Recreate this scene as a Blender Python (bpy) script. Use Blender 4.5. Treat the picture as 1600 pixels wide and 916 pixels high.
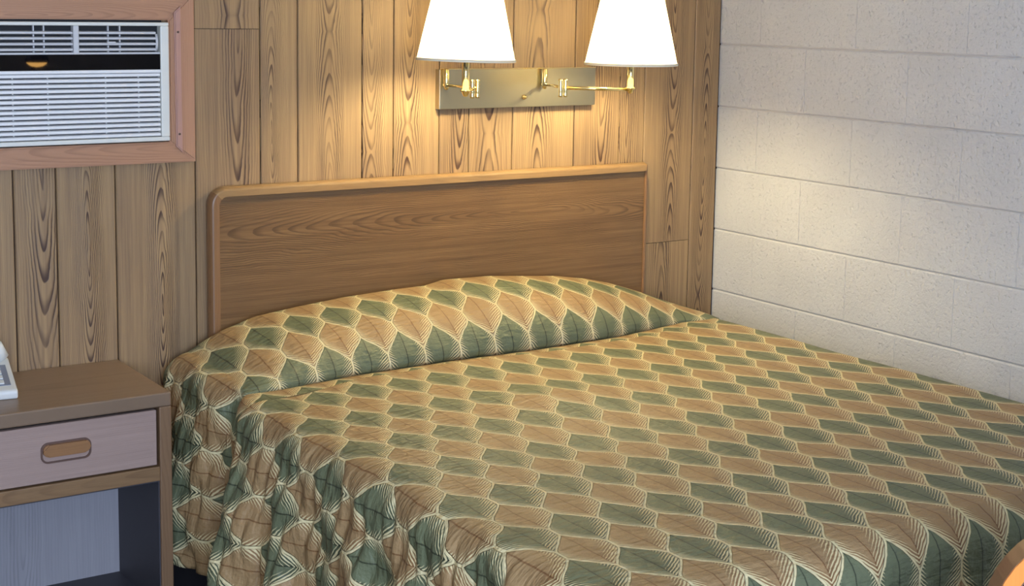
import bpy, bmesh, math, random
import numpy as np
from mathutils import Matrix, Vector

for o in list(bpy.data.objects):
    bpy.data.objects.remove(o, do_unlink=True)
scene = bpy.context.scene
C = scene.collection
random.seed(7)
rng = np.random.default_rng(5)
PI = math.pi

# ------------------------------------------------------------------ camera
CAM = Vector((-3.2729, -3.7112, 1.5920))
YAW, PITCH, ROLL, FPX, PPY = 0.5868, -0.1302, 0.01587, 2331.455, -147.3
fw = Vector((math.sin(YAW) * math.cos(PITCH), math.cos(YAW) * math.cos(PITCH), math.sin(PITCH)))
rt = Vector((math.cos(YAW), -math.sin(YAW), 0))
up = rt.cross(fw)
r2 = math.cos(ROLL) * rt + math.sin(ROLL) * up
u2 = -math.sin(ROLL) * rt + math.cos(ROLL) * up
cd = bpy.data.cameras.new('camera')
cam = bpy.data.objects.new('camera', cd)
C.objects.link(cam)
m = Matrix((r2, u2, -fw)).transposed().to_4x4()
m.translation = CAM
cam.matrix_world = m
cd.sensor_fit = 'HORIZONTAL'
cd.sensor_width = 36
cd.lens = FPX * 36 / 1600
cd.shift_y = PPY / 1600
cd.clip_start = 0.05
scene.camera = cam

# ------------------------------------------------------------------ world, daylight, exposure
XL, YF, ZC = -4.35, -4.7, 2.44           # left wall, front wall, ceiling
WX0, WX1, WZ0, WZ1 = -4.15, -2.35, 0.85, 2.1   # window opening in the front wall
world = bpy.data.worlds.new('sky')
scene.world = world
world.use_nodes = True
bg = world.node_tree.nodes['Background']
bg.inputs['Color'].default_value = (0.62, 0.78, 1.0, 1)
bg.inputs['Strength'].default_value = 2.0
al = bpy.data.lights.new('window_daylight', 'AREA')
al.shape = 'RECTANGLE'
al.size = WX1 - WX0
al.size_y = WZ1 - WZ0
al.color = (0.60, 0.735, 1.0)
al.energy = 154
alo = bpy.data.objects.new('window_daylight', al)
C.objects.link(alo)
alo.location = ((WX0 + WX1) / 2, YF - 0.02, (WZ0 + WZ1) / 2)
alo.rotation_euler = (PI / 2, 0, 0)      # faces +y, into the room
scene.view_settings.view_transform = 'Standard'
scene.view_settings.look = 'None'
scene.view_settings.gamma = 1
scene.view_settings.use_curve_mapping = False
scene.view_settings.exposure = 0.0
BULB = 16.0                                # watts-like strength of the two sconce bulbs

# ------------------------------------------------------------------ shader helpers
def srgb(r, g, b):
    f = lambda c: (c / 255) / 12.92 if c / 255 <= 0.04045 else ((c / 255 + 0.055) / 1.055) ** 2.4
    return (f(r), f(g), f(b), 1)

class S:
    """a float socket with arithmetic"""
    def __init__(s, nt, v): s.nt, s.v = nt, v
    def op(s, o, *a, clamp=False):
        n = s.nt.nodes.new('ShaderNodeMath'); n.operation = o; n.use_clamp = clamp
        for i, q in enumerate((s,) + a):
            q = q.v if isinstance(q, S) else q
            if isinstance(q, (int, float)): n.inputs[i].default_value = q
            else: s.nt.links.new(q, n.inputs[i])
        return S(s.nt, n.outputs[0])
    def __add__(s, o): return s.op('ADD', o)
    __radd__ = __add__
    def __sub__(s, o): return s.op('SUBTRACT', o)
    def __rsub__(s, o): return (s * -1) + o
    def __mul__(s, o): return s.op('MULTIPLY', o)
    __rmul__ = __mul__
    def __truediv__(s, o): return s.op('DIVIDE', o)
    def frac(s): return s.op('FRACT')
    def abs(s): return s.op('ABSOLUTE')
    def lt(s, o): return s.op('LESS_THAN', o)
    def gt(s, o): return s.op('GREATER_THAN', o)
    def clamp(s): return s.op('ADD', 0.0, clamp=True)
    def ss(s, a, b):
        n = s.nt.nodes.new('ShaderNodeMapRange'); n.interpolation_type = 'SMOOTHSTEP'
        s.nt.links.new(s.v, n.inputs[0])
        for i, q in enumerate((a, b)):
            if isinstance(q, S): s.nt.links.new(q.v, n.inputs[1 + i])
            else: n.inputs[1 + i].default_value = q
        return S(s.nt, n.outputs[0])
def mixf(f, a, b): return f * b + (f * -1 + 1) * a
def mixc(nt, f, a, b, mode='MIX'):
    n = nt.nodes.new('ShaderNodeMix'); n.data_type = 'RGBA'; n.blend_type = mode
    for i, q in ((0, f), (6, a), (7, b)):
        q = q.v if isinstance(q, S) else q
        if isinstance(q, (int, float, tuple)): n.inputs[i].default_value = q
        else: nt.links.new(q, n.inputs[i])
    return n.outputs[2]
def combine(nt, x, y, z=0.0):
    n = nt.nodes.new('ShaderNodeCombineXYZ')
    for i, q in enumerate((x, y, z)):
        q = q.v if isinstance(q, S) else q
        if isinstance(q, (int, float)): n.inputs[i].default_value = q
        else: nt.links.new(q, n.inputs[i])
    return n.outputs[0]
def noise(nt, vec, scale=1.0, detail=2.0, rough=0.5):
    n = nt.nodes.new('ShaderNodeTexNoise'); n.inputs['Scale'].default_value = scale
    n.inputs['Detail'].default_value = detail; n.inputs['Roughness'].default_value = rough
    nt.links.new(vec, n.inputs['Vector'])
    return S(nt, n.outputs[0])
def base(name, col=(0.5, 0.5, 0.5, 1), rough=0.5, metal=0.0, spec=0.5):
    mt = bpy.data.materials.new(name); mt.use_nodes = True
    nt = mt.node_tree; b = nt.nodes['Principled BSDF']
    b.inputs['Base Color'].default_value = col; b.inputs['Roughness'].default_value = rough
    b.inputs['Metallic'].default_value = metal; b.inputs['Specular IOR Level'].default_value = spec
    return mt, nt, b
def bump(nt, b, height, dist, strength=1.0):
    n = nt.nodes.new('ShaderNodeBump'); n.inputs['Distance'].default_value = dist
    n.inputs['Strength'].default_value = strength
    nt.links.new(height.v, n.inputs['Height']); nt.links.new(n.outputs[0], b.inputs['Normal'])
def objcoord(nt):
    t = nt.nodes.new('ShaderNodeTexCoord'); s = nt.nodes.new('ShaderNodeSeparateXYZ')
    nt.links.new(t.outputs['Object'], s.inputs[0])
    return [S(nt, s.outputs[i]) for i in range(3)], t.outputs['Object']
def plain(name, col, rough=0.5, metal=0.0, var=0.08, scale=30, bumpd=0.0, spec=0.5):
    """one colour with a little procedural mottling"""
    mt, nt, b = base(name, col, rough, metal, spec)
    _, oc = objcoord(nt)
    n = noise(nt, oc, scale, 3)
    dark = tuple(c * (1 - var) for c in col[:3]) + (1,)
    lite = tuple(min(1, c * (1 + var)) for c in col[:3]) + (1,)
    nt.links.new(mixc(nt, n, dark, lite), b.inputs['Base Color'])
    if bumpd: bump(nt, b, n, bumpd)
    return mt

def ring_node(nt, v):
    n = nt.nodes.new('ShaderNodeValue'); n.outputs[0].default_value = v
    return n.outputs[0]
def wood(name, light, mid, dark, along='z', across='x', ring=0.075, steep=13.0, core=0.034, wig=0.03, eye=False,
         strength=0.9, rough=0.5, fibre=0.35, wob=0.16, dirt=0.25, uoff=0.03, depth='y', soft=0.0):
    """flat-sawn grain: cathedral arches in the heart of the board, straight fibre at its sides"""
    mt, nt, b = base(name, light, rough)
    xyz, oc = objcoord(nt)
    ax = dict(zip('xyz', xyz))
    oi = nt.nodes.new('ShaderNodeObjectInfo'); rnd = S(nt, oi.outputs['Random'])
    rnd2 = (rnd * 37.7).frac(); rnd3 = (rnd * 91.3).frac()
    v0 = ax[along]; u0 = ax[across]
    seed = rnd * 40.0
    w1 = noise(nt, combine(nt, u0 * 6, v0 * 2.0, seed), 1.0, 2)
    w2 = noise(nt, combine(nt, u0 * 34, v0 * 11, seed + 7), 1.0, 3)
    w3 = noise(nt, combine(nt, u0 * 5, v0 * 1.3, seed + 17), 1.0, 2)
    u = u0 - (rnd2 - 0.5) * (2 * uoff) + (w1 - 0.5) * wig + (w2 - 0.5) * 0.010
    if eye:
        vv = v0 + (w3 - 0.5) * wob
    else:
        per = (rnd3 * 0.9 + 0.7)
        vv = ((v0 / per + rnd * 17.0).frac() - 0.5).abs() * per + (w3 - 0.5) * wob
    vv = vv + (w2 - 0.5) * 0.03
    q = (vv * vv + (u * u) * (steep * steep) + 0.0004).op('SQRT')
    q = (q + (w3 - 0.5) * 0.12) / ((rnd3 * 0.8 + 0.6) * ring if not eye else S(nt, ring_node(nt, ring)))
    f = q.frac()
    line = f.ss(0.40, 0.90) * (f * -1 + 1).ss(0.0, 0.08)
    hear = (u.abs() * -1 + core * 1.7).ss(0.0, core * 1.1)
    amp = noise(nt, combine(nt, u0 * 25, v0 * 5, seed + 3), 1.0, 2).ss(0.25, 0.62)
    stroke = line * (hear * 0.85 + 0.22) * (amp * 0.75 + 0.25) * strength
    fib = noise(nt, combine(nt, u0 * 420, v0 * 9, seed), 1.0, 3)
    fib2 = noise(nt, combine(nt, u0 * 110, v0 * 2.2, seed + 5), 1.0, 3)
    tone = noise(nt, combine(nt, u0 * 16, v0 * 1.3, seed + 11), 1.0, 2)
    fb = (fib - 0.5) * 0.8 + (fib2 - 0.5) * 1.5 + 0.5
    col = mixc(nt, (fb * fibre * 1.3 + (tone - 0.4) * dirt + (rnd2 - 0.5) * 0.22 * (1 - soft)).clamp(), light, mid)
    col = mixc(nt, stroke.clamp(), col, dark)
    nt.links.new(col, b.inputs['Base Color'])
    bump(nt, b, fib * 0.5 + stroke * -0.6, 0.0006)
    return mt

# ------------------------------------------------------------------ materials
M = {}
M['panel'] = wood('wall_panelling', srgb(173, 143, 102), srgb(122, 97, 73), srgb(70, 48, 37), fibre=0.6, strength=1.0, dirt=0.45)
M['groove'] = plain('panel_groove', srgb(58, 40, 34), 0.8)
M['headpanel'] = wood('headboard_veneer', srgb(134, 104, 70), srgb(99, 73, 48), srgb(58, 40, 28), along='x', across='z',
                      ring=0.062, steep=14.0, core=0.12, wig=0.09, eye=True, strength=0.55, rough=0.36, fibre=0.75, uoff=0.0, wob=0.4)
M['headrail'] = wood('headboard_rail', srgb(156, 124, 84), srgb(128, 98, 64), srgb(92, 62, 40), along='x', across='z', strength=0.15, rough=0.35)
M['headpost'] = wood('headboard_post', srgb(138, 102, 68), srgb(112, 80, 54), srgb(92, 62, 40), strength=0.15, rough=0.4)
M['casing_h'] = wood('casing_wood_h', srgb(184, 138, 106), srgb(158, 114, 86), srgb(118, 80, 60), along='x', across='z', strength=0.3, rough=0.5)
M['casing_v'] = wood('casing_wood_v', srgb(184, 138, 106), srgb(158, 114, 86), srgb(118, 80, 60), strength=0.3, rough=0.5)
M['casing_strip'] = wood('casing_strip', srgb(190, 148, 132), srgb(168, 126, 112), srgb(140, 100, 86), strength=0.2, rough=0.5)
M['stand_top'] = wood('stand_top', srgb(134, 112, 92), srgb(110, 90, 73), srgb(84, 67, 54), along='x', across='y', depth='z', strength=0.3, ring=0.3, rough=0.35)
M['stand_v'] = wood('stand_side', srgb(132, 103, 76), srgb(106, 81, 60), srgb(92, 66, 48), strength=0.25, rough=0.4)
M['stand_h'] = wood('stand_rail', srgb(140, 110, 78), srgb(112, 86, 60), srgb(92, 66, 48), along='x', across='z', strength=0.25, rough=0.4)
M['drawer'] = wood('drawer_front', srgb(166, 142, 132), srgb(136, 114, 106), srgb(112, 92, 84), along='x', across='z', strength=0.4, ring=0.06, rough=0.45)
M['pull'] = wood('pull_wood', srgb(150, 110, 74), srgb(122, 86, 58), srgb(110, 74, 48), along='x', across='z', strength=0.2, rough=0.35)
M['pullcup'] = plain('pull_cup', srgb(96, 72, 62), 0.5)
M['standback'] = wood('stand_back', srgb(156, 154, 160), srgb(126, 124, 130), srgb(104, 102, 110), strength=0.45, rough=0.5)
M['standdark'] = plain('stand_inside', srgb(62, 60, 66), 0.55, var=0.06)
M['chairwood'] = wood('chair_wood', srgb(138, 102, 80), srgb(116, 84, 66), srgb(104, 72, 54), strength=0.2, rough=0.35)
M['chairedge_lit'] = wood('chair_edge_lit', srgb(250, 158, 78), srgb(232, 138, 62), srgb(180, 100, 46), strength=0.2, rough=0.3)  # chair wood with the warm light on its edge painted in
M['chairpad'] = plain('chair_fabric', srgb(58, 30, 50), 0.9, var=0.25, scale=400)
M['acwhite'] = plain('aged_plastic', srgb(226, 226, 218), 0.4, var=0.03)
M['acslat'] = plain('slat_plastic', srgb(240, 240, 240), 0.4, var=0.03)
M['acgrey'] = plain('louver_plastic', srgb(204, 204, 206), 0.4, var=0.05)
M['acdark'] = plain('vent_dark', srgb(18, 19, 24), 0.7)
M['acblack'] = plain('glossy_black', srgb(10, 11, 16), 0.02, var=0.2)
M['brass'] = plain('polished_brass', srgb(244, 224, 164), 0.14, 1.0, var=0.04)
M['plate'] = plain('brushed_brass', srgb(180, 171, 144), 0.34, 1.0, var=0.03)
M['screw'] = plain('screw_head', srgb(120, 100, 90), 0.35, 1.0)
M['phone'] = plain('phone_plastic', srgb(216, 218, 216), 0.4, var=0.03)
M['phonekeys'] = plain('phone_keys', srgb(120, 128, 146), 0.4)
M['mortar'] = plain('painted_joint', srgb(214, 210, 204), 0.6)
M['ceiling'] = plain('ceiling_paint', srgb(226, 222, 212), 0.8, var=0.02)
M['sidewall'] = plain('side_wall_paint', srgb(196, 182, 160), 0.8, var=0.03)
M['mattress'] = plain('mattress_ticking', srgb(214, 210, 200), 0.9, var=0.04)
M['bedbase'] = plain('bed_base_fabric', srgb(70, 62, 58), 0.9)
M['baseshade'] = plain('base_shade', srgb(36, 33, 36), 0.5)  # dark tone standing in for the shade at the wall foot
M['winframe'] = plain('window_frame_paint', srgb(210, 206, 198), 0.5, var=0.03)

# carpet
mt, nt, b = base('carpet', srgb(52, 46, 46), 0.95)
_, oc = objcoord(nt)
n1 = noise(nt, oc, 350, 3); n2 = noise(nt, oc, 4, 2)
nt.links.new(mixc(nt, n1 * 0.7 + n2 * 0.3, srgb(30, 26, 28), srgb(70, 62, 60)), b.inputs['Base Color'])
bump(nt, b, n1, 0.004)
M['carpet'] = mt

# painted concrete block
mt, nt, b = base('painted_block', srgb(222, 218, 210), 0.45)
_, oc = objcoord(nt)
oi = nt.nodes.new('ShaderNodeObjectInfo')
va = nt.nodes.new('ShaderNodeVectorMath'); va.operation = 'ADD'
nt.links.new(oc, va.inputs[0]); nt.links.new(oi.outputs['Location'], va.inputs[1])
n1 = noise(nt, va.outputs[0], 95, 3, 0.6); n2 = noise(nt, va.outputs[0], 5, 2); n3 = noise(nt, va.outputs[0], 240, 1)
pit = n1.ss(0.30, 0.42)
speck = noise(nt, va.outputs[0], 38, 1).ss(0.80, 0.84)
c = mixc(nt, n2, srgb(208, 208, 208), srgb(228, 228, 227))
c = mixc(nt, speck * 0.5, c, srgb(120, 112, 106))
nt.links.new(c, b.inputs['Base Color'])
bump(nt, b, n1 * 0.8 + pit * 0.25 + n3 * 0.2, 0.0042)
M['block'] = mt

# lampshade cloth, trim, bulb, glass
mt = bpy.data.materials.new('shade_cloth'); mt.use_nodes = True
nt = mt.node_tree; nt.nodes.remove(nt.nodes['Principled BSDF'])
_, oc = objcoord(nt)
nz = noise(nt, oc, 300, 2)
colr = mixc(nt, nz, srgb(222, 214, 192), srgb(232, 224, 204))
d = nt.nodes.new('ShaderNodeBsdfDiffuse'); t = nt.nodes.new('ShaderNodeBsdfTranslucent'); mx = nt.nodes.new('ShaderNodeMixShader')
mx.inputs[0].default_value = 0.29
nt.links.new(colr, d.inputs[0]); nt.links.new(colr, t.inputs[0])
nt.links.new(d.outputs[0], mx.inputs[1]); nt.links.new(t.outputs[0], mx.inputs[2])
nt.links.new(mx.outputs[0], nt.nodes['Material Output'].inputs[0])
M['shade'] = mt
M['shadetrim'] = plain('shade_trim', srgb(236, 226, 202), 0.7, var=0.03)
mt, nt, b = base('lit_bulb', srgb(255, 240, 210), 0.4)
b.inputs['Emission Color'].default_value = (1.0, 0.835, 0.48, 1); b.inputs['Emission Strength'].default_value = BULB * 30
M['bulb'] = mt
mt, nt, b = base('window_glass', (1, 1, 1, 1), 0.02)
b.inputs['Transmission Weight'].default_value = 1.0; b.inputs['IOR'].default_value = 1.02
M['glass'] = mt

# bedspread: staggered rows of ribbed leaves, one row green, one row tan
LW, LH = 0.110, 0.202
mt, nt, b = base('leaf_bedspread', srgb(170, 140, 100), 0.52)
uvn = nt.nodes.new('ShaderNodeUVMap'); uvn.uv_map = 'cloth'
sp = nt.nodes.new('ShaderNodeSeparateXYZ'); nt.links.new(uvn.outputs[0], sp.inputs[0])
cu, cv = S(nt, sp.outputs[0]), S(nt, sp.outputs[1])
wn = noise(nt, uvn.outputs[0], 22, 2); wn2 = noise(nt, uvn.outputs[0], 31, 2)
cu2 = cu + (wn - 0.5) * 0.006; cv2 = cv + (wn2 - 0.5) * 0.006
a = cu2 / LW; bb = cv2 / LH
fa = ((a + 0.5).frac() - 0.5)            # signed distance from the green midrib, in leaf widths
ga = (a.frac() - 0.5)                    # signed distance from the tan midrib
t1 = bb.frac(); t2 = (bb + 0.5).frac()
GAP = 0.15                                # stretch of seam where two leaves of one row touch
def prof(x): return x * 0.6 + x.ss(0.0, 1.0) * 0.4
rise = prof(((t1 - GAP) / (0.5 - GAP)).clamp()) * 0.5
fall = (1 - prof(((t1 - 0.5 - GAP) / (0.5 - GAP)).clamp())) * 0.5
hw = mixf(t1.gt(0.5), rise, fall)
green = fa.abs().lt(hw)
lx = mixf(green, ga.abs(), fa.abs()); ltt = mixf(green, t2, t1)
edge = (hw - fa.abs()).abs()             # distance to the leaf outline
outline = edge.op('MULTIPLY', -1).op('ADD', 0.040).ss(0.0, 0.018)
ribph = ((ltt * LH + lx * (LW * 0.75)) / 0.0072)
ribw = noise(nt, uvn.outputs[0], 60, 1)
rib = ((ribph + (ribw - 0.5) * 0.5).frac() - 0.5).abs() * 2          # 0..1 triangle
side = mixf(green, ga, fa).gt(0.0)
reach = ltt.ss(0.28, 0.68) * (side * 0.14 + 0.24) + 0.012
fr = (1 - edge / reach).clamp()
fringe = (rib - (1 - fr * 0.80)).ss(0.0, 0.10) * fr.gt(0.001)
thin = (((ribph * 2.0).frac() - 0.5).abs() * 2)
midrib = (lx * -1 + 0.020).ss(0.0, 0.014) * ltt.ss(0.08, 0.3)
darkrib = (1 - rib).ss(0.35, 0.95) * (fr * 2).clamp()
tone = noise(nt, uvn.outputs[0], 14, 2)
gcol = mixc(nt, tone, srgb(94, 101, 78), srgb(124, 130, 98))
tcol = mixc(nt, tone, srgb(154, 125, 88), srgb(176, 147, 105))
leaf = mixc(nt, green, tcol, gcol)
leafd = mixc(nt, green, srgb(120, 84, 52), srgb(52, 56, 42))
darktone = (1 - lx * 2).clamp() * ltt * 0.30 + darkrib * 0.55 + (thin - 0.5) * 0.10  # pattern's own darker leaf colour, at the heart and between ribs
leaf = mixc(nt, (darktone + midrib * 0.75).clamp(), leaf, leafd)
cream = mixc(nt, tone, srgb(214, 199, 150), srgb(231, 217, 172))
col = mixc(nt, outline.op('MAXIMUM', fringe * 0.85).clamp(), leaf, cream)
nt.links.new(col, b.inputs['Base Color'])
puck = noise(nt, combine(nt, cu * 26, cv * 90), 1.0, 3)
puck2 = noise(nt, uvn.outputs[0], 38, 3)
b.inputs['Roughness'].default_value = 0.5
bump(nt, b, puck * 0.75 + puck2 * 0.8 - outline * 0.55 + (1 - lx * 2).clamp() * 0.5, 0.0075, 1.0)
b.inputs['Specular IOR Level'].default_value = 0.35
M['spread'] = mt

# ------------------------------------------------------------------ geometry helpers
def link(o, parent=None):
    C.objects.link(o)
    if parent: o.parent = parent
    return o
def mesh_obj(name, me, mat, parent=None, loc=(0, 0, 0), smooth=False):
    o = bpy.data.objects.new(name, me)
    if not me.materials: me.materials.append(M[mat])
    if smooth:
        for p in me.polygons: p.use_smooth = True
    o.location = loc
    return link(o, parent)
def bm_obj(name, bm, mat, parent=None, loc=(0, 0, 0), smooth=False):
    me = bpy.data.meshes.new(name)
    bmesh.ops.recalc_face_normals(bm, faces=bm.faces)
    bm.to_mesh(me); bm.free()
    return mesh_obj(name, me, mat, parent, loc, smooth)
def add_box(bm, x0, x1, y0, y1, z0, z1):
    vs = [bm.verts.new(p) for p in ((x0, y0, z0), (x1, y0, z0), (x1, y1, z0), (x0, y1, z0), (x0, y0, z1), (x1, y0, z1), (x1, y1, z1), (x0, y1, z1))]
    for f in ((0, 3, 2, 1), (4, 5, 6, 7), (0, 1, 5, 4), (1, 2, 6, 5), (2, 3, 7, 6), (3, 0, 4, 7)):
        bm.faces.new([vs[i] for i in f])
def bevel(bm, w, seg=2):
    bmesh.ops.bevel(bm, geom=list(bm.edges), offset=w, segments=seg, affect='EDGES', profile=0.5)
def box(name, x0, x1, y0, y1, z0, z1, mat, parent=None, bev=0.0, seg=2, origin=None):
    """box in parent space, its own origin in its middle"""
    cx, cy, cz = origin or ((x0 + x1) / 2, (y0 + y1) / 2, (z0 + z1) / 2)
    bm = bmesh.new(); add_box(bm, x0 - cx, x1 - cx, y0 - cy, y1 - cy, z0 - cz, z1 - cz)
    if bev: bevel(bm, bev, seg)
    return bm_obj(name, bm, mat, parent, (cx, cy, cz))
def tube(bm, pts, r, n=14, cap=True):
    pts = [Vector(p) for p in pts]; rings = []
    rs = r if isinstance(r, (list, tuple)) else [r] * len(pts)
    ref = None
    for i, p in enumerate(pts):
        d = (pts[min(i + 1, len(pts) - 1)] - pts[max(i - 1, 0)]).normalized()
        if ref is None: ref = Vector((0, 0, 1)) if abs(d.z) < 0.9 else Vector((1, 0, 0))
        e1 = (ref - d * ref.dot(d)).normalized(); e2 = d.cross(e1); ref = e1
        rings.append([bm.verts.new(p + (e1 * math.cos(k * 2 * PI / n) + e2 * math.sin(k * 2 * PI / n)) * rs[i]) for k in range(n)])
    for a_, b_ in zip(rings, rings[1:]):
        for k in range(n): bm.faces.new((a_[k], a_[(k + 1) % n], b_[(k + 1) % n], b_[k]))
    if cap: bm.faces.new(rings[0][::-1]); bm.faces.new(rings[-1])
def lathe(bm, prof_, n=40, c=(0, 0)):
    rings = [[bm.verts.new((c[0] + r * math.cos(k * 2 * PI / n), c[1] + r * math.sin(k * 2 * PI / n), z)) for k in range(n)] for r, z in prof_]
    for a_, b_ in zip(rings, rings[1:]):
        for k in range(n): bm.faces.new((a_[k], a_[(k + 1) % n], b_[(k + 1) % n], b_[k]))
    return rings
def empty(name, loc, label=None, cat=None, group=None, rz=0.0, kind=None):
    o = bpy.data.objects.new(name, None); o.empty_display_size = 0.1
    o.location = loc; o.rotation_euler.z = rz
    tag(o, label, cat, group, kind)
    return link(o)
def tag(o, label=None, cat=None, group=None, kind=None):
    if label: o['label'] = label
    if cat: o['category'] = cat
    if group: o['group'] = group
    if kind: o['kind'] = kind
    return o

# ------------------------------------------------------------------ room shell
o = box('floor', XL, 0.2, YF, 0.1, -0.1, 0.0, 'carpet'); tag(o, 'dark carpet under the bed and nightstand', 'floor', kind='structure')
o = box('ceiling', XL, 0.2, YF, 0.1, ZC, ZC + 0.1, 'ceiling'); tag(o, 'plain off-white ceiling over the room', 'ceiling', kind='structure')
o = box('wall_left', XL - 0.1, XL, YF, 0.1, 0.0, ZC, 'sidewall'); tag(o, 'plain beige wall beyond the left edge', 'wall', kind='structure')
# front wall, behind the camera, with the window that lets the daylight in
bm = bmesh.new()
for q in ((XL, WX0, 0, ZC), (WX1, 0.2, 0, ZC), (WX0, WX1, 0, WZ0), (WX0, WX1, WZ1, ZC)):
    add_box(bm, q[0], q[1], YF - 0.12, YF, q[2], q[3])
o = bm_obj('wall_front', bm, 'sidewall'); tag(o, 'plain beige wall with the window, behind the viewer', 'wall', kind='structure')
win = empty('window_1', ((WX0 + WX1) / 2, YF - 0.06, WZ0), 'wide window letting cool daylight into the room', 'window', kind='structure')
hwid = (WX1 - WX0) / 2; hgt = WZ1 - WZ0
for x0, x1, z0, z1 in ((-hwid, -hwid + 0.05, 0, hgt), (hwid - 0.05, hwid, 0, hgt), (-0.025, 0.025, 0.05, hgt - 0.05), (-hwid + 0.05, hwid - 0.05, 0, 0.05), (-hwid + 0.05, hwid - 0.05, hgt - 0.05, hgt)):
    box('window_frame', x0, x1, -0.03, 0.03, z0, z1, 'winframe', win)

for x0, x1 in ((-hwid + 0.05, -0.025), (0.025, hwid - 0.05)):
    box('pane', x0, x1, -0.003, 0.003, 0.05, hgt - 0.05, 'glass', win)

# panelled wall: every board is a piece of its own over a dark backing
wb = box('wall_back', XL - 0.1, 0.2, 0.0, 0.1, 0.0, ZC, 'groove')
tag(wb, 'wood plank panelled wall behind the bed', 'wall', kind='structure')
seams = [-4.35, -4.13, -3.98, -3.78, -3.66, -3.46, -3.31, -3.19, -3.0, -2.83, -2.72, -2.56, -2.44, -2.282, -2.177, -2.026, -1.811, -1.626, -1.516,
         -1.319, -1.219, -1.068, -0.967, -0.814, -0.587, -0.412, -0.314, -0.113, -0.006]
splits = {-1.811: 1.514, -0.314: 0.834, -2.83: 0.9, -3.78: 1.3}
# the board's origin is its heart: arches are drawn around it
def plank(x0, x1, z0, z1):
    g = 0.0016
    cx = (x0 + x1) / 2; cz = -wb.location.z
    bm = bmesh.new()
    d = 0.010; w = 0.0022
    xa, xb, za, zb = x0 + g - cx, x1 - g - cx, z0 + (0.0008 if z0 > 0 else 0), z1 - (0.0008 if z1 < ZC else 0)
    back = [bm.verts.new(q) for q in ((xa, 0, za), (xb, 0, za), (xb, 0, zb), (xa, 0, zb))]
    midv = [bm.verts.new(q) for q in ((xa, -d + w, za), (xb, -d + w, za), (xb, -d + w, zb), (xa, -d + w, zb))]
    fr_ = [bm.verts.new(q) for q in ((xa + w, -d, za), (xb - w, -d, za), (xb - w, -d, zb), (xa + w, -d, zb))]
    for A, B in ((back, midv), (midv, fr_)):
        for k in range(4): bm.faces.new((A[k], A[(k + 1) % 4], B[(k + 1) % 4], B[k]))
    bm.faces.new(fr_)
    return bm_obj('plank', bm, 'panel', wb, (cx - wb.location.x, -wb.location.y, cz))
for x0, x1 in zip(seams, seams[1:]):
    if x0 in splits:
        plank(x0, x1, 0, splits[x0]); plank(x0, x1, splits[x0], ZC)
    else:
        plank(x0, x1, 0, ZC)

bb_ = box('base_shade_back', XL, -0.004, -0.020, -0.0105, 0.0, 0.10, 'baseshade', bev=0.003)  # added dark strip, paints the shade seen below the bedspread hem
tag(bb_, 'added dark strip standing in for shade along the foot of the panelled wall', 'shade_strip', kind='structure')

# painted block wall: every block is a piece of its own, joints recessed
BL, BH, Z5, YO = 0.4064, 0.2032, 0.6580, 0.0113
wr = box('wall_right', 0.006, 0.2, YF - 0.12, 0.0, 0.0, ZC, 'mortar')
tag(wr, 'white painted concrete block wall beside the bed', 'wall', kind='structure')
cache = {}
def block(y0, y1, z0, z1):
    g, gv = 0.0012, 0.0002
    key = (round(y1 - y0, 4), round(z1 - z0, 4))
    if key not in cache:
        hy, hz = (y1 - y0) / 2 - gv, (z1 - z0) / 2 - g
        bm = bmesh.new(); x0, d, w, wv = 0.006, 0.0, 0.0038, 0.0005
        A = [(-hy, -hz), (hy, -hz), (hy, hz), (-hy, hz)]
        bk = [bm.verts.new((x0, p_, q_)) for p_, q_ in A]
        md = [bm.verts.new((d + 0.0032, p_, q_)) for p_, q_ in A]
        fr_ = [bm.verts.new((d, math.copysign(abs(p_) - wv, p_), math.copysign(abs(q_) - w, q_))) for p_, q_ in A]
        for P, Q in ((bk, md), (md, fr_)):
            for k in range(4): bm.faces.new((P[k], P[(k + 1) % 4], Q[(k + 1) % 4], Q[k]))
        bm.faces.new(fr_)
        bmesh.ops.recalc_face_normals(bm, faces=bm.faces)
        me = bpy.data.meshes.new('block'); bm.to_mesh(me); bm.free(); me.materials.append(M['block'])
        if me.polygons[-1].normal.x > 0: me.flip_normals()
        cache[key] = me
    o = bpy.data.objects.new('block', cache[key])
    o.location = Vector((random.uniform(-0.0002, 0.0002), (y0 + y1) / 2, (z0 + z1) / 2)) - wr.location
    link(o, wr)
for k in range(-4, 9):
    z0, z1 = max(0, Z5 + k * BH), min(ZC, Z5 + (k + 1) * BH)
    if z1 - z0 < 0.02: continue
    y = YO - (BH if k % 2 == 0 else 2 * BH)
    ys = [-0.002]
    while y > YF: ys.append(y); y -= BL
    ys.append(YF)
    for ya, yb in zip(ys, ys[1:]): block(yb, ya, z0, z1)

# ------------------------------------------------------------------ bedspread and bed
XB0, XB1, ZB, YFOOT, DROP = -1.862, -0.300, 0.650, -1.925, 0.50
PH = [(-2.2, .60), (-1.90, .65), (-1.871, .667), (-1.821, .700), (-1.771, .724), (-1.68, .752), (-1.554, .766), (-1.422, .778), (-1.266, .785), (-1.16, .787),
      (-1.10, .799), (-0.946, .796), (-0.714, .775), (-0.604, .757), (-0.523, .738), (-0.442, .713), (-0.357, .680), (-0.30, .660), (0.2, .65)]
phx, phz = np.array(PH).T
def pil_h(x):
    return np.interp(x, phx, phz) - ZB
def crease_y(x):
    return np.interp(x, [-1.9, -1.80, -1.55, -1.26, -1.0, -0.70, -0.42, -0.32], [-.452, -.447, -.405, -.392, -.396, -.383, -.335, -.345])
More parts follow.
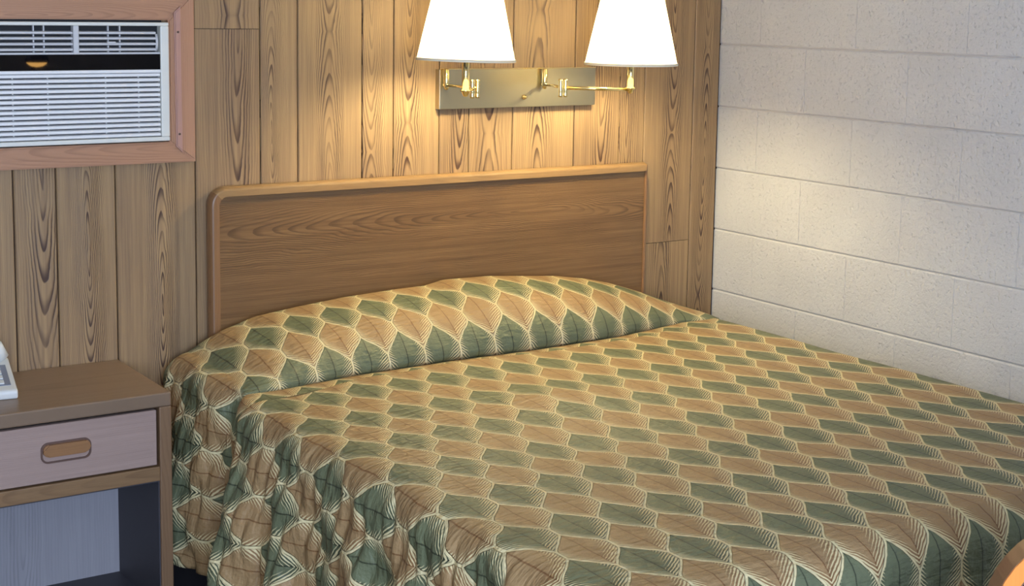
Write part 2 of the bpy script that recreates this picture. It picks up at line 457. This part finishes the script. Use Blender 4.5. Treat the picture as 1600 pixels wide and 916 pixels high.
# pillow section: (fraction of the way out to the crease, height fraction), head end first
PS = np.array([(0.0, -0.30), (0.0, 0.40), (0.02, 0.80), (0.06, 0.95), (0.13, 1.0), (0.26, 1.0), (0.40, 0.975), (0.54, 0.925), (0.67, 0.85), (0.78, 0.75), (0.87, 0.63),
               (0.945, 0.49), (1.0, 0.33), (1.03, 0.19), (1.035, 0.08), (1.0, 0.0), (0.94, -0.05), (0.925, -0.085), (0.97, -0.085), (1.04, -0.055), (1.13, -0.016), (1.25, 0.0)])
def smooth_curve(P, n):
    P = np.vstack([2 * P[0] - P[1], P, 2 * P[-1] - P[-2]]); out = []
    for i in range(1, len(P) - 2):
        for k in range(n):
            t = k / n
            out.append(0.5 * ((2 * P[i]) + (P[i + 1] - P[i - 1]) * t + (2 * P[i - 1] - 5 * P[i] + 4 * P[i + 1] - P[i + 2]) * t * t + (3 * P[i] - P[i - 1] - 3 * P[i + 1] + P[i + 2]) * t ** 3))
    out.append(P[-2]); return np.array(out)
PC = smooth_curve(PS, 5)
NP = len(PC)
NT = 230
NF = 34
RD = 0.05                                 # rounding of the mattress edge
tops = np.linspace(0, 1, NT)[1:]
foot_d = np.linspace(0, DROP, NF)[1:]
nxs = 170
left_d = np.linspace(0, DROP, 56)[1:]
right_d = np.linspace(0, DROP, 24)[1:]
cols = [('L', d_) for d_ in left_d[::-1]] + [('T', x_) for x_ in np.linspace(XB0, XB1, nxs)] + [('R', d_) for d_ in right_d]
rows = [('P', i) for i in range(NP)] + [('T', t_) for t_ in tops] + [('F', d_) for d_ in foot_d]
Y0 = -0.064
REF = 0.33                                 # nominal depth of the pillow roll
vref = np.concatenate([[0], np.cumsum(np.hypot(np.diff(PC[:, 0] * REF), np.diff(PC[:, 1] * 0.145)))])
tipi = int(np.argmin(np.abs(PC[:60, 0] - 0.77)))   # a row of green tips sits high on the front of the roll
lump = [(rng.uniform(-1.9, -0.3), rng.uniform(-1.9, -0.45), rng.uniform(0.05, 0.14), rng.uniform(-0.004, 0.005)) for _ in range(60)]
def pleat(y, d):
    """how far the left drop hangs out of plumb"""
    a = min(1.0, d / 0.42); a = a * a * (3 - 2 * a)
    g = lambda c_, s_: math.exp(-((y - c_) / s_) ** 2)
    out = 0.035 * d / DROP
    out += a * (0.055 * g(-0.25, 0.10) - 0.065 * g(-0.475, 0.055) + 0.085 * g(-0.64, 0.10) + 0.02 * g(-0.10, 0.03))
    out -= 0.035 * g(-0.455, 0.035) * min(1.0, d / 0.06) * (1 - 0.3 * a)
    out += a * (0.022 * math.sin(y * 21.0) + 0.012 * math.sin(y * 37 + 1.0)) * (1 if y < -0.7 else max(0.0, 1 - (y + 0.7) / 0.1))
    c_ = min(1.0, d / 0.12)
    out += c_ * (0.0035 * math.sin(y * 118 + 3 * math.sin(d * 14) + 2 * math.sin(y * 9)) + 0.0028 * math.sin(y * 171 + 4 * math.sin(d * 9 + y * 5)) + 0.0022 * math.sin(y * 83 - d * 31))
    out += 0.010 * math.sin(y * 55 + d * 9) * a * 0.5 + 0.004 * math.sin(d * 40 + y * 23)
    return out
V, UV = [], []
for kind, val in rows:
    for ck, cval in cols:
        x = cval if ck == 'T' else (XB0 if ck == 'L' else XB1)
        da = 0.0 if ck == 'T' else cval
        sgn = -1 if ck == 'L' else 1
        yc = crease_y(x)
        db = 0.0
        if kind == 'P':
            fy, fz = PC[val]
            hh = float(pil_h(x - (0.0)))
            depth = Y0 - yc
            y = Y0 - fy * depth
            z = ZB + fz * (hh if fz > 0 else min(hh, 0.14))
            v = -(vref[val] - vref[tipi])
        else:
            ytop0 = Y0 - 1.25 * (Y0 - yc)
            if kind == 'T':
                y = ytop0 + (YFOOT - ytop0) * val
            else:
                y = YFOOT; db = val
            z = ZB
            v = y + 1.708
            if db: v -= db
        if kind != 'P' or val > NP - 12:
            z += sum(h_ * math.exp(-((x - a_) ** 2 + (y - b_) ** 2) / (s_ * s_)) for a_, b_, s_, h_ in lump) if kind != 'P' else 0
            if kind == 'T':
                z += 0.006 * (1 - ((x - (XB0 + XB1) / 2) / 0.79) ** 2)
        u = x + 1.067
        if da:
            u += sgn * da
        # over the edges
        if da and not db:
            th = min(da / RD, PI / 2)
            drop = RD * (1 - math.cos(th)) + max(0.0, da - RD * PI / 2)
            out = RD * math.sin(th)
            if ck == 'L': out += pleat(y, da)
            X, Yv, Z = x + sgn * (out if ck == 'L' else out * 0.8 + 0.02 * da), y, z - drop
        elif db and not da:
            th = min(db / RD, PI / 2)
            drop = RD * (1 - math.cos(th)) + max(0.0, db - RD * PI / 2)
            X, Yv, Z = x, y - RD * math.sin(th) - (0.05 * db + 0.018 * math.sin(x * 17) * db / DROP), z - drop
        elif da and db:
            dd = max(da, db); ang = math.atan2(db, da)
            th = min(dd / RD, PI / 2)
            drop = RD * (1 - math.cos(th)) + max(0.0, dd - RD * PI / 2)
            flare = RD * math.sin(th) + 0.16 * dd * math.sin(2 * ang) + (pleat(YFOOT, dd) * math.cos(ang) ** 2 if ck == 'L' else 0.02 * dd) + 0.05 * dd * math.sin(ang) ** 2
            X, Yv, Z = x + sgn * flare * math.cos(ang), y - flare * math.sin(ang), z - drop
        else:
            X, Yv, Z = x, y, z
        # the roll end: keep the fall over the left edge clear of the headboard
        V.append((X, Yv, Z)); UV.append((u, -v))
nr, nc = len(rows), len(cols)
F = [(i * nc + j, i * nc + j + 1, (i + 1) * nc + j + 1, (i + 1) * nc + j) for i in range(nr - 1) for j in range(nc - 1)]
me = bpy.data.meshes.new('bedspread')
me.from_pydata(V, [], F)
uvl = me.uv_layers.new(name='cloth')
li = np.empty(len(me.loops), dtype=np.int32); me.loops.foreach_get('vertex_index', li)
uvl.data.foreach_set('uv', np.array(UV, dtype=np.float32)[li].ravel())
me.polygons.foreach_set('use_smooth', [True] * len(me.polygons))
spread = mesh_obj('bedspread', me, 'spread')
md = spread.modifiers.new('thickness', 'SOLIDIFY'); md.thickness = 0.006; md.offset = -1
tag(spread, 'quilted bedspread with rows of green and tan leaves, tucked over the pillows', 'bedspread')

bed = empty('bed', (-1.08, -1.0, 0), 'bed with mattress and dark base under the leaf bedspread', 'bed')
box('mattress', -0.745, 0.745, -0.88, 0.90, 0.36, 0.622, 'mattress', bed, 0.04, 3)
box('bed_base', -0.735, 0.735, -0.87, 0.90, 0.10, 0.36, 'bedbase', bed, 0.01)
for sx in (-0.65, 0.65):
    for sy in (-0.78, 0.80):
        bm = bmesh.new(); lathe(bm, [(0.0, 0), (0.022, 0), (0.03, 0.10), (0.0, 0.10)], 12)
        bm_obj('leg', bm, 'bedbase', bed, (sx, sy, 0))

# ------------------------------------------------------------------ headboard
hb = empty('headboard', (-1.0535, -0.03, 0.0), 'brown wood-grain headboard with rounded rails on the panelled wall', 'headboard')
HX0, HX1, HZ0, HZ1 = -0.7345, 0.7345, 0.30, 1.101
box('panel', HX0 + 0.030, HX1 - 0.012, -0.010, 0.014, HZ0, HZ1 - 0.022, 'headpanel', hb, origin=(0.235, 0.0, 0.968))
def rail(name, pts, mat, org):
    """rounded moulding swept along pts, section in (outward, y)"""
    bm = bmesh.new(); rings = []
    for (px, pz, ox, oz) in pts:
        sec = []
        for k in range(9):
            an = PI * k / 8
            sec.append((0.0165 * (1 - 0) * (math.sin(an) * 0.75 + 0.0), 0.02 * math.cos(an)))
        ring = [bm.verts.new((px - 0.012 * ox - org[0], 0.018, pz - 0.012 * oz - org[2]))]
        for s_, yy in [(-0.012, -0.022)] + [(0.004 + 0.010 * math.sin(an), -0.022 + 0.040 * (0.5 - 0.5 * math.cos(an))) for an in [PI * k / 8 for k in range(9)]]:
            ring.append(bm.verts.new((px + s_ * ox - org[0], yy, pz + s_ * oz - org[2])))
        rings.append(ring)
    n = len(rings[0])
    for A, B in zip(rings, rings[1:]):
        for k in range(n): bm.faces.new((A[k], A[(k + 1) % n], B[(k + 1) % n], B[k]))
    bm.faces.new(rings[0]); bm.faces.new(rings[-1][::-1])
    return bm_obj(name, bm, mat, hb, org, smooth=False)
R_ = 0.035
lp = [(HX0 + 0.014, z_, -1, 0) for z_ in (HZ0, HZ1 - 0.014 - R_)]
tl = [(HX0 + 0.014 + R_ - R_ * math.cos(an), HZ1 - 0.014 - R_ + R_ * math.sin(an), -math.cos(an), math.sin(an)) for an in [PI / 2 * k / 8 for k in range(9)]]
tp = [(HX1 - 0.012, HZ1 - 0.014, 0, 1)]
rail('side_rail', lp + tl[:5], 'headpost', (HX0, 0, 0.7))
rail('top_rail', tl[4:] + tp, 'headrail', (0, 0, HZ1))
box('side_rail', HX1 - 0.012, HX1 - 0.002, -0.016, 0.016, HZ0, HZ1 - 0.006, 'headpost', hb, 0.004)

# ------------------------------------------------------------------ air conditioner and its casing
cas = empty('trim_1', (-2.157, 0.0, 1.165), 'reddish wood casing boards around the air conditioner', 'casing', kind='structure')
AX0, AX1, AZ0, AZ1 = -2.420, -1.890, 1.228, 1.530
ox, oz = cas.location.x, cas.location.z
def mitre(name, quad, mat, y0=-0.030, bev=0.004):
    bm = bmesh.new()
    cx = sum(q[0] for q in quad) / 4; cz = sum(q[1] for q in quad) / 4
    f_ = [bm.verts.new((q[0] - cx, y0, q[1] - cz)) for q in quad]; k_ = [bm.verts.new((q[0] - cx, -0.0105, q[1] - cz)) for q in quad]
    bm.faces.new(f_); bm.faces.new(k_[::-1])
    for k in range(4): bm.faces.new((f_[k], k_[k], k_[(k + 1) % 4], f_[(k + 1) % 4]))
    bmesh.ops.bevel(bm, geom=[e for e in bm.edges if all(v in f_ for v in e.verts)], offset=bev, segments=2, affect='EDGES')
    return bm_obj(name, bm, mat, cas, (cx - ox, 0, cz - oz))
IX0, IX1, IZ0, IZ1 = AX0 - 0.004, AX1 + 0.003, AZ0 - 0.004, AZ1 + 0.006
OX0, OX1, OZ0, OZ1 = IX0 - 0.072, IX1 + 0.070, IZ0 - 0.054, IZ1 + 0.072
mitre('board', [(OX0, OZ0), (OX1, OZ0), (IX1, IZ0), (IX0, IZ0)], 'casing_h')
mitre('board', [(IX0, IZ1), (IX1, IZ1), (OX1, OZ1), (OX0, OZ1)], 'casing_h')
mitre('board', [(IX1, IZ0), (OX1, OZ0), (OX1, OZ1), (IX1, IZ1)], 'casing_v')
mitre('board', [(OX0, OZ0), (IX0, IZ0), (IX0, IZ1), (OX0, OZ1)], 'casing_v')
sx0 = IX1 + 0.014
st = mitre('strip', [(sx0 + 0.002, IZ0 - 0.012), (sx0 + 0.019, IZ0 - 0.028), (sx0 + 0.017, IZ1 + 0.035), (sx0, IZ1 + 0.020)], 'casing_strip', -0.036, 0.003)
for x_, z_ in ((sx0 + 0.009, IZ1 - 0.03), (sx0 + 0.010, IZ0 + 0.02)):
    bm = bmesh.new(); tube(bm, [(0, 0, 0), (0, -0.002, 0)], 0.003, 10)
    bm_obj('screw', bm, 'screw', cas, (x_ - ox, -0.0355, z_ - oz))

ac = empty('air_conditioner', ((AX0 + AX1) / 2, -0.0, AZ0), 'white slatted air conditioner set into the panelled wall', 'air conditioner')
w2, H = (AX1 - AX0) / 2, AZ1 - AZ0
yb, yf = -0.0125, -0.040
bm = bmesh.new()
for q in ((-w2, w2, 0, 0.011), (-w2, w2, H - 0.009, H), (-w2, -w2 + 0.020, 0.011, H - 0.009), (w2 - 0.022, w2, 0.011, H - 0.009)):
    add_box(bm, q[0], q[1], yf, yb, q[2], q[3])
bevel(bm, 0.0025, 2)
bm_obj('bezel', bm, 'acwhite', ac)
box('vent_recess', -w2 + 0.01, w2 - 0.01, -0.016, yb, -0.003, H + 0.0055, 'acdark', ac)
ZG, ZS0, ZS1 = 0.176, 0.183, 0.222          # grille top, black strip
xl, xr = -w2 + 0.020, w2 - 0.022
# lower grille slats
pit_ = (ZG - 0.011) / 13
cs = {}
def slat(name, x0, x1, z, hh, y0, dep, mat, tilt=0.5):
    key = (name, round(x1 - x0, 4), hh)
    if key not in cs:
        l = (x1 - x0) / 2; bm = bmesh.new()
        sec = [(0.0, hh), (-dep * 0.75, hh * 0.75), (-dep, hh * 0.45), (-dep, -hh * 0.45), (-dep * 0.8, -hh * 0.8), (0.0, -hh * 0.4)]
        A = [bm.verts.new((-l, yy, zz)) for yy, zz in sec]; B = [bm.verts.new((l, yy, zz)) for yy, zz in sec]
        for k in range(6): bm.faces.new((A[k], A[(k + 1) % 6], B[(k + 1) % 6], B[k]))
        bm.faces.new(A[::-1]); bm.faces.new(B)
        bmesh.ops.recalc_face_normals(bm, faces=bm.faces)
        mm = bpy.data.meshes.new(name); bm.to_mesh(mm); bm.free(); mm.materials.append(M[mat]); cs[key] = mm
    o = bpy.data.objects.new(name, cs[key]); o.location = ((x0 + x1) / 2, y0, z); return link(o, ac)
for k in range(13):
    slat('grille_slat', xl, xr - 0.002, 0.011 + pit_ * (k + 0.5), 0.0056, -0.022, 0.016, 'acslat')
box('grille_edge', xl, xr, yf, -0.02, ZG - 0.001, ZS0, 'acslat', ac, 0.0015, 1)
for fx in (-0.21, -0.125, -0.04, 0.105, 0.19):
    if xl < fx < xr: box('grille_rib', fx - 0.0012, fx + 0.0012, -0.0225, -0.0165, 0.011, ZG, 'acslat', ac)
box('control_strip', xl, xr, -0.036, -0.017, ZS0, ZS1, 'acblack', ac, 0.001, 1)
# upper louvers in two bays with a post between
dv = -2.127 - ac.location.x
box('louver_post', dv - 0.007, dv + 0.007, yf + 0.001, -0.017, ZS1, H - 0.009, 'acgrey', ac, 0.0015, 1)
box('louver_sill', xl, xr, -0.036, -0.017, ZS1, ZS1 + 0.005, 'acgrey', ac, 0.001, 1)
for xa, xb in ((xl, dv - 0.007), (dv + 0.007, xr - 0.010)):
    for k in range(4):
        slat('louver', xa + 0.001, xb - 0.001, ZS1 + 0.012 + k * 0.0138, 0.0046, -0.020, 0.016, 'acgrey')
for fx in (dv - 0.10, dv - 0.075, dv + 0.085, dv + 0.115):
    box('louver_link', fx - 0.0015, fx + 0.0015, -0.024, -0.016, ZS1 + 0.005, H - 0.009, 'acgrey', ac)
bm = bmesh.new(); tube(bm, [(0, -0.012, 0), (0, -0.019, 0.012), (0, -0.020, 0.024), (0, -0.015, 0.042)], 0.0035, 8)
bm_obj('louver_lever', bm, 'acgrey', ac, (xr - 0.008, -0.016, ZS1 + 0.008), smooth=True)
box('louver_tab', 0.105, 0.127, -0.041, -0.034, ZS1 + 0.027, ZS1 + 0.032, 'acgrey', ac, 0.001, 1)

# ------------------------------------------------------------------ twin swing-arm wall lamp
sc = empty('wall_lamp', (-0.806, -0.0105, 1.287), 'brass twin swing-arm wall lamp with two lit cream shades above the headboard', 'wall lamp')
sx, sy, sz = sc.location
def L(p): return (p[0] - sx, p[1] - sy, p[2] - sz)
box('back_plate', -0.277, 0.278, -0.024, 0.0, 0.0, 0.115, 'plate', sc, 0.0012, 2)
box('plate_edge', -0.277, 0.278, -0.0265, -0.0235, 0.1135, 0.1165, 'brass', sc, 0.0006, 1)
bm = bmesh.new(); tube(bm, [(0, 0, 0), (0, -0.006, 0), (0, -0.007, 0), (0, -0.016, 0)], [0.007, 0.007, 0.0035, 0.0035], 14)
bm_obj('switch', bm, 'brass', sc, (0.013, -0.024, 0.030), smooth=True)
def lamp(piv, kn, stem, zarm, zsh, rb, rtp, hs, sgn, tilt=(0, 0)):
    pz0, pz1 = zarm - 0.006, zarm + 0.050
    bm = bmesh.new()
    P = L((piv[0], piv[1], 0)); K = L((kn[0], kn[1], 0)); T = L((stem[0], stem[1], 0))
    za = zarm - sz
    # two thin uprights of the bracket, then the inner arm
    tube(bm, [(P[0], -0.024, za), (P[0], P[1], za)], 0.006, 12)
    lathe(bm, [(0.0, za - 0.014), (0.006, za - 0.012), (0.0085, za - 0.004), (0.0085, za + 0.044), (0.006, za + 0.047), (0.0, za + 0.048)], 16, (P[0], P[1]))
    tube(bm, [(P[0], P[1], za), (K[0] - 0.004 * sgn, K[1], za + 0.002)], 0.0042, 12)
    arm = bm_obj('swing_arm', bm, 'brass', sc, smooth=True)
    bm = bmesh.new()
    for dx in (-0.0085, 0.0085):
        lathe(bm, [(0.0, za - 0.026), (0.006, za - 0.026), (0.0072, za - 0.022), (0.0060, za - 0.017), (0.0066, za - 0.012), (0.0066, za + 0.014), (0.0058, za + 0.018), (0.0072, za + 0.022), (0.005, za + 0.026), (0.0, za + 0.026)], 16, (K[0] + dx, K[1]))
    bm_obj('knuckle', bm, 'brass', arm, smooth=True)
    bm = bmesh.new()
    tube(bm, [(K[0] + 0.006 * sgn, K[1], za), (T[0], T[1], za - 0.004)], 0.0052, 12)
    lathe(bm, [(0.0, za - 0.016), (0.006, za - 0.014), (0.0105, za - 0.004), (0.015, za - 0.001), (0.015, za + 0.002), (0.0105, za + 0.005), (0.0105, zsh - sz + 0.01), (0.013, zsh - sz + 0.012), (0.015, zsh - sz + 0.030), (0.0, zsh - sz + 0.031)], 18, (T[0], T[1]))
    bm_obj('outer_arm', bm, 'brass', arm, smooth=True)
    # shade: a thin open cone
    bm = bmesh.new()
    lathe(bm, [(rb, 0), (rtp, hs)], 56)
    sh = bm_obj('lamp_shade', bm, 'shade', sc, (T[0], T[1], zsh - sz), smooth=True)
    sh.rotation_euler = (tilt[0], tilt[1], 0)
    for (r_, z_) in ((rb, 0.0), (rtp, hs)):
        bm = bmesh.new()
        lathe(bm, [(r_ + 0.0015, z_), (r_ + 0.0015, z_ + 0.007), (r_ - 0.0025, z_ + 0.007), (r_ - 0.0025, z_), (r_ + 0.0015, z_)], 56)
        bm_obj('shade_trim', bm, 'shadetrim', sh, smooth=True)
    bm = bmesh.new()
    for k in range(3):
        an = k * 2 * PI / 3 + 0.4
        tube(bm, [(0, 0, hs - 0.03), (rtp * math.cos(an), rtp * math.sin(an), hs - 0.002)], 0.0015, 6)
    bm_obj('shade_spider', bm, 'brass', sh)
    bm = bmesh.new(); zb = zsh - sz
    lathe(bm, [(0.0, zb + 0.032), (0.013, zb + 0.033), (0.016, zb + 0.045), (0.028, zb + 0.072), (0.030, zb + 0.088), (0.024, zb + 0.106), (0.012, zb + 0.117), (0.0, zb + 0.120)], 20, (T[0], T[1]))
    bm_obj('bulb', bm, 'bulb', sc, smooth=True)
lamp((-1.070, -0.050), (-1.080, -0.22), (-1.160, -0.30), 1.357, 1.437, 0.133, 0.080, 0.24, -1, (0.0, 0.02))
lamp((-0.728, -0.050), (-0.782, -0.22), (-0.600, -0.30), 1.354, 1.421, 0.134, 0.080, 0.24, 1)

# ------------------------------------------------------------------ nightstand
NX1, NX0, NY, NYB, NZ = -2.028, -2.600, -0.390, -0.014, 0.664
ns = empty('nightstand', ((NX0 + NX1) / 2, NY, 0), 'wooden nightstand with one drawer and an open dark cubby beside the bed', 'nightstand')
hw_ = (NX1 - NX0) / 2; dp = NYB - NY
box('top', -hw_, hw_, 0, dp, NZ - 0.034, NZ, 'stand_top', ns, 0.004, 3)
for s_ in (-1, 1):
    xa, xb = sorted((s_ * hw_, s_ * (hw_ - 0.030)))
    box('side_panel', xa, xb, 0, dp, 0.0, NZ - 0.034, 'stand_v', ns, 0.003)
    xa, xb = sorted((s_ * (hw_ - 0.030), s_ * (hw_ - 0.033)))
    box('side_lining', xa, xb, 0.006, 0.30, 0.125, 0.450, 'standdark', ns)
box('drawer_rail', -hw_ + 0.030, hw_ - 0.030, 0.0, 0.30, 0.450, 0.485, 'stand_h', ns, 0.002)
box('back_panel', -hw_ + 0.030, hw_ - 0.030, 0.30, 0.312, 0.06, NZ - 0.034, 'standback', ns)
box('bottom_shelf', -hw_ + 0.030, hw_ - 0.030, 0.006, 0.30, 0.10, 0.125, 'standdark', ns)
box('toe_rail', -hw_ + 0.030, hw_ - 0.030, 0.0, 0.02, 0.05, 0.10, 'stand_h', ns, 0.002)
box('cubby_shadow_liner', -hw_ + 0.033, hw_ - 0.033, 0.006, 0.30, 0.4465, 0.450, 'standdark', ns)  # dark sheet added under the rail for the shade inside the cubby
# drawer front with a recessed pull: a slot ring and a rounded wooden bar
bm = bmesh.new()
add_box(bm, -hw_ + 0.034, hw_ - 0.036, 0.004, 0.022, 0.489, 0.6235); bevel(bm, 0.0015, 1)
dr = bm_obj('drawer', bm, 'drawer', ns)
hx0, hx1, hz0, hz1 = -2.338 - ns.location.x, -2.222 - ns.location.x, 0.534, 0.583
def stadium(bm, x0, x1, z0, z1, ya, yb_, rad, inner=None):
    def loop(x0, x1, z0, z1, rad):
        pts = []
        for cx_, cz_, a0 in ((x1 - rad, z1 - rad, 0), (x0 + rad, z1 - rad, 1), (x0 + rad, z0 + rad, 2), (x1 - rad, z0 + rad, 3)):
            for k in range(7):
                an = PI / 2 * (a0 + k / 6); pts.append((cx_ + rad * math.cos(an), cz_ + rad * math.sin(an)))
        return pts
    A = loop(x0, x1, z0, z1, rad)
    fa_ = [bm.verts.new((p_, ya, q_)) for p_, q_ in A]; ba = [bm.verts.new((p_, yb_, q_)) for p_, q_ in A]
    n = len(A)
    for k in range(n): bm.faces.new((fa_[k], fa_[(k + 1) % n], ba[(k + 1) % n], ba[k]))
    if inner:
        Bq = loop(*inner)
        fi = [bm.verts.new((p_, ya, q_)) for p_, q_ in Bq]; bi = [bm.verts.new((p_, yb_, q_)) for p_, q_ in Bq]
        for k in range(n):
            bm.faces.new((fa_[k], fa_[(k + 1) % n], fi[(k + 1) % n], fi[k])); bm.faces.new((fi[k], fi[(k + 1) % n], bi[(k + 1) % n], bi[k]))
            bm.faces.new((ba[k], ba[(k + 1) % n], bi[(k + 1) % n], bi[k]))
    else:
        bm.faces.new(fa_); bm.faces.new(ba[::-1])
bm = bmesh.new(); stadium(bm, hx0, hx1, hz0, hz1, 0.0005, 0.0042, 0.017, (hx0 + 0.004, hx1 - 0.004, hz0 + 0.004, hz1 - 0.004, 0.014))
bm_obj('pull_rim', bm, 'pullcup', dr)
bm = bmesh.new(); stadium(bm, hx0 + 0.004, hx1 - 0.004, hz0 + 0.017, hz1 - 0.004, -0.010, 0.004, 0.0125)
bmesh.ops.bevel(bm, geom=[e for e in bm.edges if all(v.co.y < -0.009 for v in e.verts)], offset=0.004, segments=2, affect='EDGES')
bm_obj('pull', bm, 'pull', dr)

# ------------------------------------------------------------------ telephone on the nightstand
ph = empty('telephone', (-2.440, -0.165, NZ), 'white desk telephone on the nightstand', 'telephone', rz=-0.14)
bm = bmesh.new()
sec = [(-0.095, 0.0), (-0.098, 0.016), (-0.094, 0.022), (0.075, 0.060), (0.092, 0.056), (0.095, 0.0)]
A = [bm.verts.new((-0.10, y_, z_)) for y_, z_ in sec]; B = [bm.verts.new((0.10, y_, z_)) for y_, z_ in sec]
for k in range(6): bm.faces.new((A[k], A[(k + 1) % 6], B[(k + 1) % 6], B[k]))
bm.faces.new(A[::-1]); bm.faces.new(B); bevel(bm, 0.004, 2)
bm_obj('body', bm, 'phone', ph)
def on(y): return 0.022 + (y + 0.094) * (0.038 / 0.169)
def deck(name, x0, x1, y0, y1, t, mat, par):
    bm = bmesh.new(); vs = []
    for yy in (y0, y1):
        for xx in (x0, x1):
            vs.append((xx, yy))
    lo = [bm.verts.new((x_, y_, on(y_) - 0.001)) for x_, y_ in vs]; hi = [bm.verts.new((x_, y_, on(y_) + t)) for x_, y_ in vs]
    for f_ in ((hi[0], hi[1], hi[3], hi[2]), (lo[0], lo[1], hi[1], hi[0]), (lo[1], lo[3], hi[3], hi[1]), (lo[3], lo[2], hi[2], hi[3]), (lo[2], lo[0], hi[0], hi[2])): bm.faces.new(f_)
    return bm_obj(name, bm, mat, par)
deck('face_plate', -0.01, 0.088, -0.070, 0.035, 0.0012, 'phonekeys', ph)
for i in range(3):
    for j in range(4):
        deck('key', 0.004 + i * 0.026, 0.022 + i * 0.026, -0.064 + j * 0.025, -0.048 + j * 0.025, 0.004, 'phone', ph)
bm = bmesh.new()
tube(bm, [(-0.098, 0.070, 0.060), (-0.085, 0.068, 0.082), (-0.04, 0.066, 0.094), (0.03, 0.066, 0.094), (0.072, 0.068, 0.082), (0.085, 0.070, 0.060)], [0.018, 0.024, 0.017, 0.017, 0.024, 0.018], 14)
bm_obj('handset', bm, 'phone', ph, smooth=True)

# ------------------------------------------------------------------ chair at the foot of the bed
ch = empty('chair', (-1.3365, -2.498, 0), 'wooden chair with rounded back frame and dark pad at the foot of the bed', 'chair', rz=-0.671)
def rrect(w, h0, h1, rad, n=10):
    pts = [(-w, h0)]
    for k in range(n + 1):
        an = PI - PI / 2 * k / n; pts.append((-w + rad + rad * math.cos(an), h1 - rad + rad * math.sin(an)))
    for k in range(n + 1):
        an = PI / 2 - PI / 2 * k / n; pts.append((w - rad + rad * math.cos(an), h1 - rad + rad * math.sin(an)))
    pts.append((w, h0)); return pts
def hoop(name, w, h0, h1, rad, t, y0, y1, mat):
    o_ = rrect(w, h0, h1, rad); i_ = rrect(w - t, h0, h1 - t, rad - t)
    bm = bmesh.new(); R4 = []
    for (a_, b_), (c_, d_) in zip(o_, i_):
        R4.append([bm.verts.new(q) for q in ((a_, y0, b_), (c_, y0, d_), (c_, y1, d_), (a_, y1, b_))])
    for A, B in zip(R4, R4[1:]):
        for k in range(4): bm.faces.new((A[k], A[(k + 1) % 4], B[(k + 1) % 4], B[k]))
    bm.faces.new(R4[0]); bm.faces.new(R4[-1][::-1])
    bmesh.ops.recalc_face_normals(bm, faces=bm.faces)
    return bm_obj(name, bm, mat, ch)
CH1 = 0.86
hoop('back_frame', 0.235, 0.0, CH1, 0.157, 0.026, -0.030, 0.020, 'chairwood')
hoop('back_edge_lit', 0.2345, 0.44, CH1 - 0.0005, 0.1565, 0.022, -0.033, -0.0295, 'chairedge_lit')  # front edge of the frame, coloured as if lit warm
bm = bmesh.new(); pr = rrect(0.205, 0.50, CH1 - 0.030, 0.127)
A = [bm.verts.new((x_, -0.022, z_)) for x_, z_ in pr]; B = [bm.verts.new((x_, 0.012, z_)) for x_, z_ in pr]
bm.faces.new(A); bm.faces.new(B[::-1])
for k in range(len(pr)): bm.faces.new((A[k], A[(k + 1) % len(pr)], B[(k + 1) % len(pr)], B[k]))
bm_obj('backrest', bm, 'chairpad', ch)
box('seat', -0.225, 0.225, 0.02, 0.46, 0.40, 0.46, 'chairpad', ch, 0.02, 3)
box('seat_frame', -0.22, 0.22, 0.02, 0.45, 0.355, 0.40, 'chairwood', ch, 0.004)
for s_ in (-1, 1):
    box('leg', s_ * 0.20 - 0.018, s_ * 0.20 + 0.018, 0.41, 0.446, 0.0, 0.356, 'chairwood', ch, 0.004)

# ------------------------------------------------------------------ small lamp across the room, seen mirrored in the black strip
mt, nt, b = base('amber_glass', srgb(255, 190, 90), 0.3)
b.inputs['Emission Color'].default_value = (1.0, 0.52, 0.14, 1); b.inputs['Emission Strength'].default_value = 14
M['amber'] = mt
M['darkmetal'] = plain('dark_metal', srgb(44, 36, 34), 0.4, 0.6)
fl = empty('floor_lamp', (-1.03, -4.30, 0), 'small floor lamp with dark dome, mirrored in the black air conditioner strip', 'lamp')
bm = bmesh.new(); lathe(bm, [(0.0, 0.0), (0.13, 0.0), (0.13, 0.012), (0.10, 0.022), (0.015, 0.03), (0.0, 0.03)], 32); bm_obj('base', bm, 'darkmetal', fl)
bm = bmesh.new(); tube(bm, [(0, 0, 0.03), (0, 0, 1.10), (0, 0.005, 1.26), (0, 0.03, 1.33), (0, 0.07, 1.335), (0, 0.08, 1.32)], 0.009, 12); bm_obj('pole', bm, 'darkmetal', fl, smooth=True)
bm = bmesh.new(); lathe(bm, [(0.002, 0.070), (0.03, 0.064), (0.05, 0.045), (0.062, 0.0), (0.058, 0.0), (0.046, 0.042), (0.0, 0.06)], 32); bm_obj('dome_shade', bm, 'darkmetal', fl, (0, 0.08, 1.250), smooth=True)
bm = bmesh.new(); lathe(bm, [(0.0, -0.022), (0.03, -0.017), (0.048, -0.004), (0.054, 0.008), (0.045, 0.02), (0.0, 0.03)], 32); bm_obj('globe', bm, 'amber', fl, (0, 0.08, 1.246), smooth=True)
